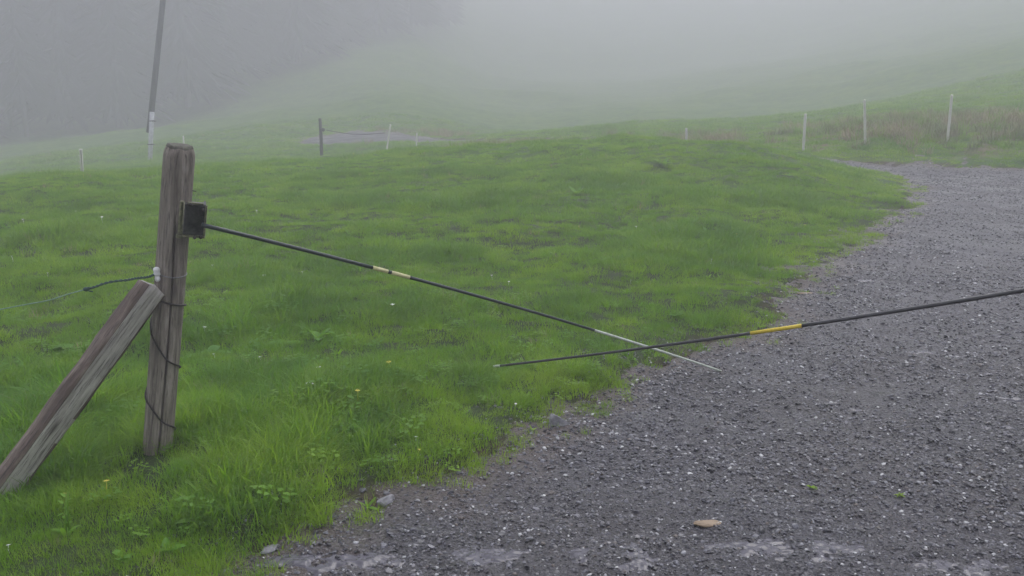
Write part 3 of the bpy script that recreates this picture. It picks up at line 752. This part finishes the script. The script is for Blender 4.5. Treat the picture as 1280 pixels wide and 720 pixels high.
# hinge bracket: folded steel plate with a pale edge strip and bolts
bc = at(243, 275, PB[1] - PR - .012); axb = np.array([xa * .96 + np.array([0, .28, 0]), ya, za]); axb = np.array([xa, ya, za])
th_ = .35; bx_ = xa * math.cos(th_) + ya * math.sin(th_); by_ = -xa * math.sin(th_) + ya * math.cos(th_); AXB = np.array([bx_, by_, za])
br = part("bracket", join(box(bc, (.078, .012, .120), AXB, .002), box(bc + by_ * .045 + bx_ * .038, (.006, .09, .128), AXB, .001), box(bc + by_ * .035 + za * .058, (.08, .07, .006), AXB, .001), box(bc + by_ * .035 - za * .058, (.08, .07, .006), AXB, .001)), M_steel, gate_post)
root_loc = np.array(gate_post.location)
def sub(name, vf, mat, parent):
    v, f = vf; o = raw_obj(name, np.asarray(v) - root_loc, f, mat); COL.objects.link(o); o.parent = parent; return o
sub("edge_strip", join(box(bc - bx_ * .050, (.019, .022, .146), AXB, .004), box(bc - bx_ * .052 - za * .07, (.026, .028, .014), AXB, .003)), M_flange, br)
sub("rim", join(box(bc + bx_ * .041 - by_ * .004, (.008, .012, .126), AXB, .001), box(bc - za * .066 - by_ * .003, (.088, .016, .008), AXB, .001), box(bc + za * .067 - by_ * .001, (.06, .014, .007), AXB, .001)), M_flange, br)
for dx, dz in ((.005, -.069), (.028, -.066), (.03, .045), (-.02, .062)):
    p = bc + bx_ * dx + za * dz
    sub("bolt", join(tube([p - by_ * .0, p - by_ * .012], .0075, 6), tube([p - by_ * .010, p - by_ * .017], .004, 8)), M_wire, br)
# nail in the right side above the bracket
np_ = on_post(.1, h_at(238)); part("nail", tube([np_ - xa * .01, np_ + xa * .016], .0022, 6), M_wire, gate_post)

# ------------------------------------------------------------------ diagonal split-log brace
BT = at(190, 360, PB[1] - PR - .045); bb = ground_pt(-8, 628); BB = np.array([bb[0], bb[1] + .02, bb[2]])
x_, y_, z_, BL = align_axes(BB, BT)
def split_log(L, rad, seed, below=.12):
    seg = 40; n = 50; V = []; Fc = []; mi = []
    a = np.linspace(0, 2 * np.pi, seg, endpoint=False)
    zz = list(np.linspace(-below, L, n)) + [L + .004, L + .006]; sh = [1] * n + [.85, .0]
    cut = -.45       # direction of the split face (towards the camera, to the right)
    face = []
    for i, z in enumerate(zz):
        r = rad * sh[i] * (1 + .05 * vnoise(np.cos(a) * 2, np.sin(a) * 2 + z * 3, seed) + .07 * vnoise(a * 10, np.full(seg, z * 2.), seed + 1))
        if sh[i] > .5: r = r * (1 + .16 * float(fbm(np.array(z * 4.), np.array(.3), seed, 3)) + .10 * fbm(np.cos(a) * 2 + z * 7, np.sin(a) * 2 + z * 5, seed + 9, 3))
        d = a - cut; lim = rad * (.50 + .10 * float(vnoise(np.array(z * 3.), np.array(.7), seed + 4)) + .05 * vnoise(a * 5, np.full(seg, z * 6), seed + 5)) * sh[i]
        cosd = np.cos(d); rr = np.where(cosd * r > lim, lim / np.maximum(cosd, .05), r); face.append(cosd * r > lim)
        dd = (d - .62 + np.pi) % (2 * np.pi) - np.pi; 
        z_off = .012 * np.cos(a + 1) if i >= n - 1 else 0
        V.append(np.column_stack([rr * np.cos(a), rr * np.sin(a), z + z_off + 0 * a]))
    for i in range(len(zz) - 1):
        for j in range(seg):
            j2 = (j + 1) % seg; Fc.append((i * seg + j, i * seg + j2, (i + 1) * seg + j2, (i + 1) * seg + j)); mi.append(1 if (face[i][j] and face[i][j2]) or i >= n - 1 else 0)
    return np.concatenate(V), Fc, mi
V, Fc, mi = split_log(BL, .062, 5)
bo = local_part("post_brace", V, Fc, [M_brace, M_split], None, M4(BB, x_, y_, z_), mi=mi)
tag(bo, "split log with one pale face propped diagonally against the thick post", "brace")
# a torn sliver of bark on its upper side
# ------------------------------------------------------------------ fence cord running left from the insulator
fc = thing("fence_rope", "dark green twisted cord tied to the white insulator, thinning to a pale line leftwards", "fence rope", ic)
def spline(pts, n=60):
    pts = np.array(pts, float); t = np.linspace(0, 1, len(pts)); T2 = np.linspace(0, 1, n)
    out = []
    for k in range(3):
        c = np.interp(T2, t, pts[:, k]); kk = max(3, n // len(pts)) | 1; out.append(np.convolve(np.pad(c, kk // 2, 'edge'), np.ones(kk) / kk, 'valid'))
    return np.array(out).T
Yc = ic[1] - .01
cpts = spline([at(193, 343, Yc), at(187, 346, Yc - .01), at(178, 347, Yc - .01), at(168, 348, Yc), at(160, 350, Yc + .01), at(146, 351, Yc + .02), at(130, 354, Yc + .03), at(118, 359, Yc + .04), at(106, 362, Yc + .05)], 90)
ph = np.linspace(0, 60, 90); T_, U_, W_ = frames(cpts)
s1 = cpts + U_ * (np.cos(ph) * .0028)[:, None] + W_ * (np.sin(ph) * .0028)[:, None]; s2 = cpts - U_ * (np.cos(ph) * .0028)[:, None] - W_ * (np.sin(ph) * .0028)[:, None]
part("twisted_cord", join(tube(s1, .0030, 7), tube(s2, .0026, 7)), M_cord, fc)
k0 = cpts[-1]
part("knot", join(ball(k0, (.013, .008, .009)), tube(spline([k0, k0 + [.012, -.004, .010], k0 + [.026, 0, .006], k0 + [.036, 0, .012]], 16), .0028, 6), tube(spline([k0, k0 + [.01, .004, -.008], k0 + [.028, 0, -.010]], 14), .003, 6)), M_cord, fc)
line = spline([k0, at(84, 368, Yc + .06), at(60, 376, Yc + .07), at(30, 381, Yc + .08), at(0, 387, Yc + .09), at(-120, 404, Yc + .2), at(-400, 420, Yc + .6)], 80)
part("line", tube(line, .0024, 6), M_thin, fc)

# ------------------------------------------------------------------ the two flexible gate rods
def rod(name, label, cat, P0, P1, r0, r1, bands, bow, group=None):
    """bands: [(t0, t1, material, part name, bulge)]"""
    P0 = np.array(P0); P1 = np.array(P1)
    def pt(t): return P0 + (P1 - P0) * t + np.array([0, 0, bow]) * 4 * t * (1 - t)
    def rad(t): return r0 + (r1 - r0) * t
    root = thing(name, label, cat, P0, group)
    for (t0, t1, m, nm, bu) in bands:
        T2 = np.linspace(t0, t1, max(3, int((t1 - t0) * 50)))
        part(nm, tube([pt(t) for t in T2], [rad(t) * bu for t in T2], 12), m, root)
    return root, pt
def t_of(pt, px, lo=0, hi=1):
    ts = np.linspace(lo, hi, 600); return min(ts, key=lambda t: abs(project(pt(t))[0] - px))
E0 = at(252, 281, bc[1] + .0); g1 = ground_pt(901, 466); E1 = g1 + np.array([0, 0, .010])
ptL = lambda t: E0 + (E1 - E0) * t + np.array([0, 0, .032]) * 4 * t * (1 - t)
ta, tb, tm, tw = t_of(ptL, 466), t_of(ptL, 513), t_of(ptL, 487), t_of(ptL, 742)
rodL, _ = rod("gate_rod", "black flexible rod with a cream band, reaching from the wooden post down to the gravel", "gate rod", E0, E1, .0090, .0068,
    [(0, ta, M_rod, "shaft", 1), (ta + .001, tm - .003, M_cream, "cream_band", 1.12), (tm - .003, tm + .003, M_rod, "band_gap", 1.0), (tm + .003, tb - .001, M_cream, "cream_band", 1.12),
     (tb, tw, M_rod, "lower_shaft", .97), (tw, 1, M_tip, "pale_tip", .92)], .032, "flexible gate rods crossing over the track")
g2 = ground_pt(617, 469); F1 = g2 + np.array([0, 0, .045]); 
F0m = at(1280, 361, 3.75); dirr = F0m - F1; F0 = F1 + dirr * 1.09
ptR = lambda t: F0 + (F1 - F0) * t + np.array([0, 0, -.022]) * 4 * t * (1 - t)
tc, td = t_of(ptR, 1002), t_of(ptR, 937)
t9 = .985
rodR, _ = rod("gate_rod", "charcoal flexible rod with a bright yellow band, crossing in front of the other rod", "gate rod", F0, F1, .0098, .0064,
    [(0, tc, M_rod2, "shaft", 1), (tc + .001, td - .001, M_yellow, "yellow_band", 1.14), (td, t9, M_rod2, "lower_shaft", .96), (t9, 1, M_tip, "end_cap", 1.1)], -.022, "flexible gate rods crossing over the track")
# the post that carries the right rod stands just outside the picture
d3 = (F0 - F1) / np.linalg.norm(F0 - F1); QP = F0 + d3 * .10; QB = np.array([QP[0], QP[1] + .02, gz(QP[0], QP[1])])
qx, qy, qz, QL = align_axes(QB, QB + np.array([.02, 0, 1.25]))
p2 = thing("gate_post", "wooden post right of the track holding the rod with the yellow band", "post", QB)
V, Fc, mi = timber(QL, .065, crack=[(-1.2, .05, .012, .1, .9)], seed=9)
local_part("shaft", V, Fc, [M_post, M_posttop], p2, M4(QB, qx, qy, qz), mi=mi)
part("bracket", box(F0 + d3 * .02, (.05, .09, .13), None, .004), M_steel, p2)

# ------------------------------------------------------------------ fence stakes in the mist
def stake_mesh():
    parts = [box((0, 0, .42), (.040, .016, 1.24), None, .004), box((0, -.012, .42), (.012, .02, 1.20), None, .002)]
    for z in (.25, .5, .75, .96): parts.append(tube([(.0, -.02, z), (.0, -.04, z), (0, -.045, z + .02)], .004, 5))
    parts.append(ball((0, 0, 1.03), (.024, .014, .02), seg=10, rings=6))
    return join(*parts)
sv, sf = stake_mesh(); stake_me = None
stakes = [  # px, ytop, r, lean px to the right at the top, label
    (1190, 118, 21.6, 0, "white plastic fence stake at the right edge of the picture, on the brownish bank"),
    (1086, 124, 21.4, -5, "white fence stake behind the gravel bend, tilting slightly left at its top"),
    (1007, 142, 20.6, 0, "white fence stake standing where the field edge meets the gravel bend"),
    (859, 160, 22.6, -1, "white stake mostly hidden, only its top above the middle of the grassy rise"),
    (520, 166, 31.0, 1, "short faint white stake beside the tilted stake in front of the reddish patch"),
    (482, 155, 30.0, 6, "faint white stake tilting right, between the dark post and the short stake"),
    (100, 186, 23, 1, "lone white stake at the far left of the field, left of the tall utility pole"),
    (229, 170, 33.0, 0, "pale stake tip showing just above the top of the thick wooden post")]
for i, (px, yt, r, ln, lab) in enumerate(stakes):
    a = az_of(px, yt); X0, Y0 = r * math.sin(a), r * math.cos(a); zb = gz(X0, Y0); zt = CAMZ + r * slope(px, yt)
    if stake_me is None:
        o = raw_obj("fence_stake", sv, sf, M_stake); stake_me = o; first = o
    else: o = first.copy()
    COL.objects.link(o); o.location = (X0, Y0, zb); h = zt - zb; print("POSTBASE", PB, BB) if i == 0 else None; print("stake", px, round(h, 2))
    h = max(h, .35); wk = 1.9 if px == 100 else 1.25; o.scale = (wk, wk, h / 1.05); o.rotation_euler = (0, math.atan2(ln / F * r, h), 0.3 * math.sin(i * 3))
    tag(o, lab, "fence stake", "white electric fence stakes along the track and field")

# dark wooden post far behind the crest, with its insulator and wire
r = 31.; a = az_of(400, 150); X0, Y0 = r * math.sin(a), r * math.cos(a); zb = gz(X0, Y0); zt = CAMZ + r * slope(400, 148)
dpst = thing("fence_post", "thin dark wooden post standing in the mist behind the crest of the field", "post", (X0, Y0, zb))
part("shaft", tube([(X0, Y0, zb - .2), (X0 + .01, Y0, (zb + zt) / 2), (X0, Y0, zt)], [.058, .055, .05], 12), M_darkpost, dpst)
part("insulator", join(ball((X0 + .10, Y0 - .05, zt - .36), (.06, .04, .06)), tube([(X0, Y0 - .04, zt - .36), (X0 + .1, Y0 - .05, zt - .36)], .02, 8)), M_darkpost, dpst)
p1 = np.array([X0 + .12, Y0 - .05, zt - .36]); r5 = 30.; p5 = np.array([r5 * math.sin(az_of(484)), r5 * math.cos(az_of(484)), CAMZ + r5 * slope(484, 166)])
solo("fence_wire", tube(spline([p1, p1 * .6 + p5 * .4 - [0, 0, .10], p1 * .3 + p5 * .7 - [0, 0, .08], p5], 40), .010, 6), M_darkpost, "thin sagging wire running right from the dark post to the tilted white stake", "wire")

# ------------------------------------------------------------------ utility pole in the mist
r = 37.; aB = az_of(187, 200); aT = az_of(202, 0)
bx0, by0 = r * math.sin(aB), r * math.cos(aB); zb = gz(bx0, by0)
z0_ = CAMZ + r * slope(202, 0); xT = r * math.sin(aT); yT = r * math.cos(aT)
up = thing("utility_pole", "tall dark utility pole leaning slightly right, bolted to a pale concrete stub", "utility pole", (bx0, by0, zb))
base = at(186.6, 166, by0 + .13); top = np.array([xT, yT + .13, z0_]); d_ = (top - base) / (top[2] - base[2])
tipp = base + d_ * 9
part("shaft", tube([base, base + d_ * 3, base + d_ * 6, tipp], [.11, .105, .095, .09], 16), M_pole, up)
part("cap", tube([tipp, tipp + d_ * .06], [.095, .02], 16), M_pole, up)
sa = np.array([bx0 + .0, by0 - .08, zb - .3]); st_top = at(190, 140, by0 - .08)
part("concrete_stub", tube([sa, (sa + st_top) / 2, st_top], [.085, .088, .085], 8), M_conc, up)
for t in (.45, .85):
    p = sa + (st_top - sa) * t; part("clamp", tube([p + [-.12, .1, -.02], p + [-.09, -.07, 0], p + [.10, -.08, 0], p + [.12, .1, -.02]], .022, 6), M_steel, up)

# ------------------------------------------------------------------ single stones on the track
def place_stone(px, py, wpx, hk, mat, seed, label, yaw=0, sub=3, cuts=10, depth=.7, tip=None):
    c = ground_pt(px, py); rad = wpx / F * c[1] / 2; v, f = stone_mesh(seed, hk, sub, cuts=cuts)
    v = v * np.array([1 / np.abs(v[:, 0]).max(), depth / np.abs(v[:, 1]).max(), 1])
    if tip is not None:   # pull up a pointed corner
        k = np.exp(-((v[:, 0] - tip[0]) ** 2 + (v[:, 1] - tip[1]) ** 2) / .12) * (v[:, 2] > 0); v[:, 2] += k * tip[2]
    v = v * rad; cyy, syy = math.cos(yaw), math.sin(yaw)
    v = np.column_stack([v[:, 0] * cyy - v[:, 1] * syy, v[:, 0] * syy + v[:, 1] * cyy, v[:, 2]])
    v = v + c + np.array([0, rad * .3, rad * hk * .35])
    return solo("stone", (v, f), mat, label, "stone", smooth=False)
place_stone(697, 533, 32, .5, M_rock, 301, "pointed grey stone where the grass meets the gravel, nearest the two rods", .15, tip=(-.55, 0, .42))
place_stone(886, 660, 40, .26, M_tan, 302, "flat tan stone lying alone on the dark gravel", 0, cuts=5, depth=.5)
place_stone(336, 693, 30, .34, M_rock, 303, "rounded grey stone at the grass edge near the lower left puddles", .4, cuts=8)
place_stone(483, 629, 30, .40, M_rock, 304, "small grey stone half sunk beside the grass below the middle verge", 1.0)
place_stone(663, 676, 0.1 + 14, .4, M_slate, 305, "small pale stone low in the gravel, left of the flat tan stone", .5)
place_stone(1008, 368, 26, .10, M_tan, 306, "thin pale stick-like stone sliver on gravel just above the yellow band", .25, depth=.16)

# ------------------------------------------------------------------ single plants
def plant(px, py, n, L0, L1, wr, lift, mat, seed, label, name="broadleaf_plant", cat="plant", stalk=0):
    c = ground_pt(px, py); g = random.Random(seed); parts = []
    for i in range(n):
        L = g.uniform(L0, L1); parts.append(leafmesh(L, L * g.uniform(*wr), g.uniform(*lift), g.uniform(.15, .5), i * 2.4 + g.uniform(-.4, .4), (g.uniform(-.01, .01), g.uniform(-.01, .01), .005), g.uniform(.1, .4), g.uniform(-.2, .2)))
    for k in range(stalk):
        b_ = (g.uniform(-.03, .03), g.uniform(-.03, .03)); h = g.uniform(.13, .2); parts.append(tube([(b_[0], b_[1], 0), (b_[0] + .005, b_[1], h * .6), (b_[0] + .012, b_[1], h)], .0025, 5))
        for q in range(5): parts.append(leafmesh(g.uniform(.02, .035), .012, g.uniform(.2, .8), .2, q * 2.2, (b_[0], b_[1], h * (.35 + .14 * q))))
    v, f = join(*parts); return solo(name, (v + c, f), mat, label, cat, origin=c)
plant(398, 428, 6, .13, .20, (.28, .38), (.6, 1.2), M_leaf, 1, "dark upright dock plant alone in the field right of the thick post")
plant(352, 432, 5, .12, .18, (.35, .45), (.1, .4), M_leaf, 2, "pale low broadleaf plant in the field just left of the upright dock plant")
plant(262, 445, 6, .12, .2, (.35, .5), (.15, .6), M_leaf, 3, "broadleaf plant in the grass close to the right side of the thick post")
plant(95, 437, 6, .12, .19, (.4, .5), (.1, .4), M_leaf, 4, "pale broadleaf plant in the field behind the diagonal brace")
plant(212, 692, 7, .05, .085, (.38, .5), (.2, .9), M_leaf, 5, "broad leaved plantain in the lower left grass, nearest to the gravel")
plant(150, 700, 6, .04, .06, (.4, .5), (.2, .9), M_leaf, 6, "small round leaved plantain in the lower left grass beside the larger plantain")
plant(84, 672, 7, .05, .08, (.2, .3), (.5, 1.1), M_leaf, 7, "pale green leafy weed with a thin upright stalk at the lower left", "leafy_weed", "weed", 2)
plant(655, 462, 6, .07, .12, (.3, .4), (.3, .9), M_leaf, 8, "small dark leafy plant in the grass at the tip of the charcoal rod")
plant(1016, 614, 9, .018, .032, (.3, .4), (.2, 1.1), M_weed, 9, "left one of two tiny weeds sprouting from the gravel", "sprouting_weed", "weed")
plant(1124, 622, 9, .018, .030, (.3, .4), (.1, .8), M_weed, 10, "right one of two tiny weeds sprouting from the gravel", "sprouting_weed", "weed")
plant(830, 208, 8, .16, .28, (.3, .4), (.4, 1.2), M_leaf, 11, "dark clump of weeds on the far grassy rise near its crest", "weed_clump", "weed")
plant(722, 244, 8, .14, .24, (.3, .4), (.3, 1.1), M_leaf, 12, "dark clump of weeds in the middle of the grassy rise, above both rods", "weed_clump", "weed")

# ------------------------------------------------------------------ mist
zt = 66.0
hv, hf = box((0, 0, (zt - 13) / 2), (700, 700, zt + 13), None, .01)
hz = raw_obj("haze", hv, hf, None, False); COL.objects.link(hz); hz['kind'] = 'stuff'
m = bpy.data.materials.new("mist"); m.use_nodes = True; n = m.node_tree; n.nodes.remove(n.nodes["Principled BSDF"])
pv = n.nodes.new("ShaderNodeVolumePrincipled"); pv.inputs['Color'].default_value = (.695, .685, .728, 1); pv.inputs['Density'].default_value = HAZE
pv.inputs['Anisotropy'].default_value = .2
n.links.new(pv.outputs[0], n.nodes['Material Output'].inputs['Volume']); hz.data.materials.append(m)
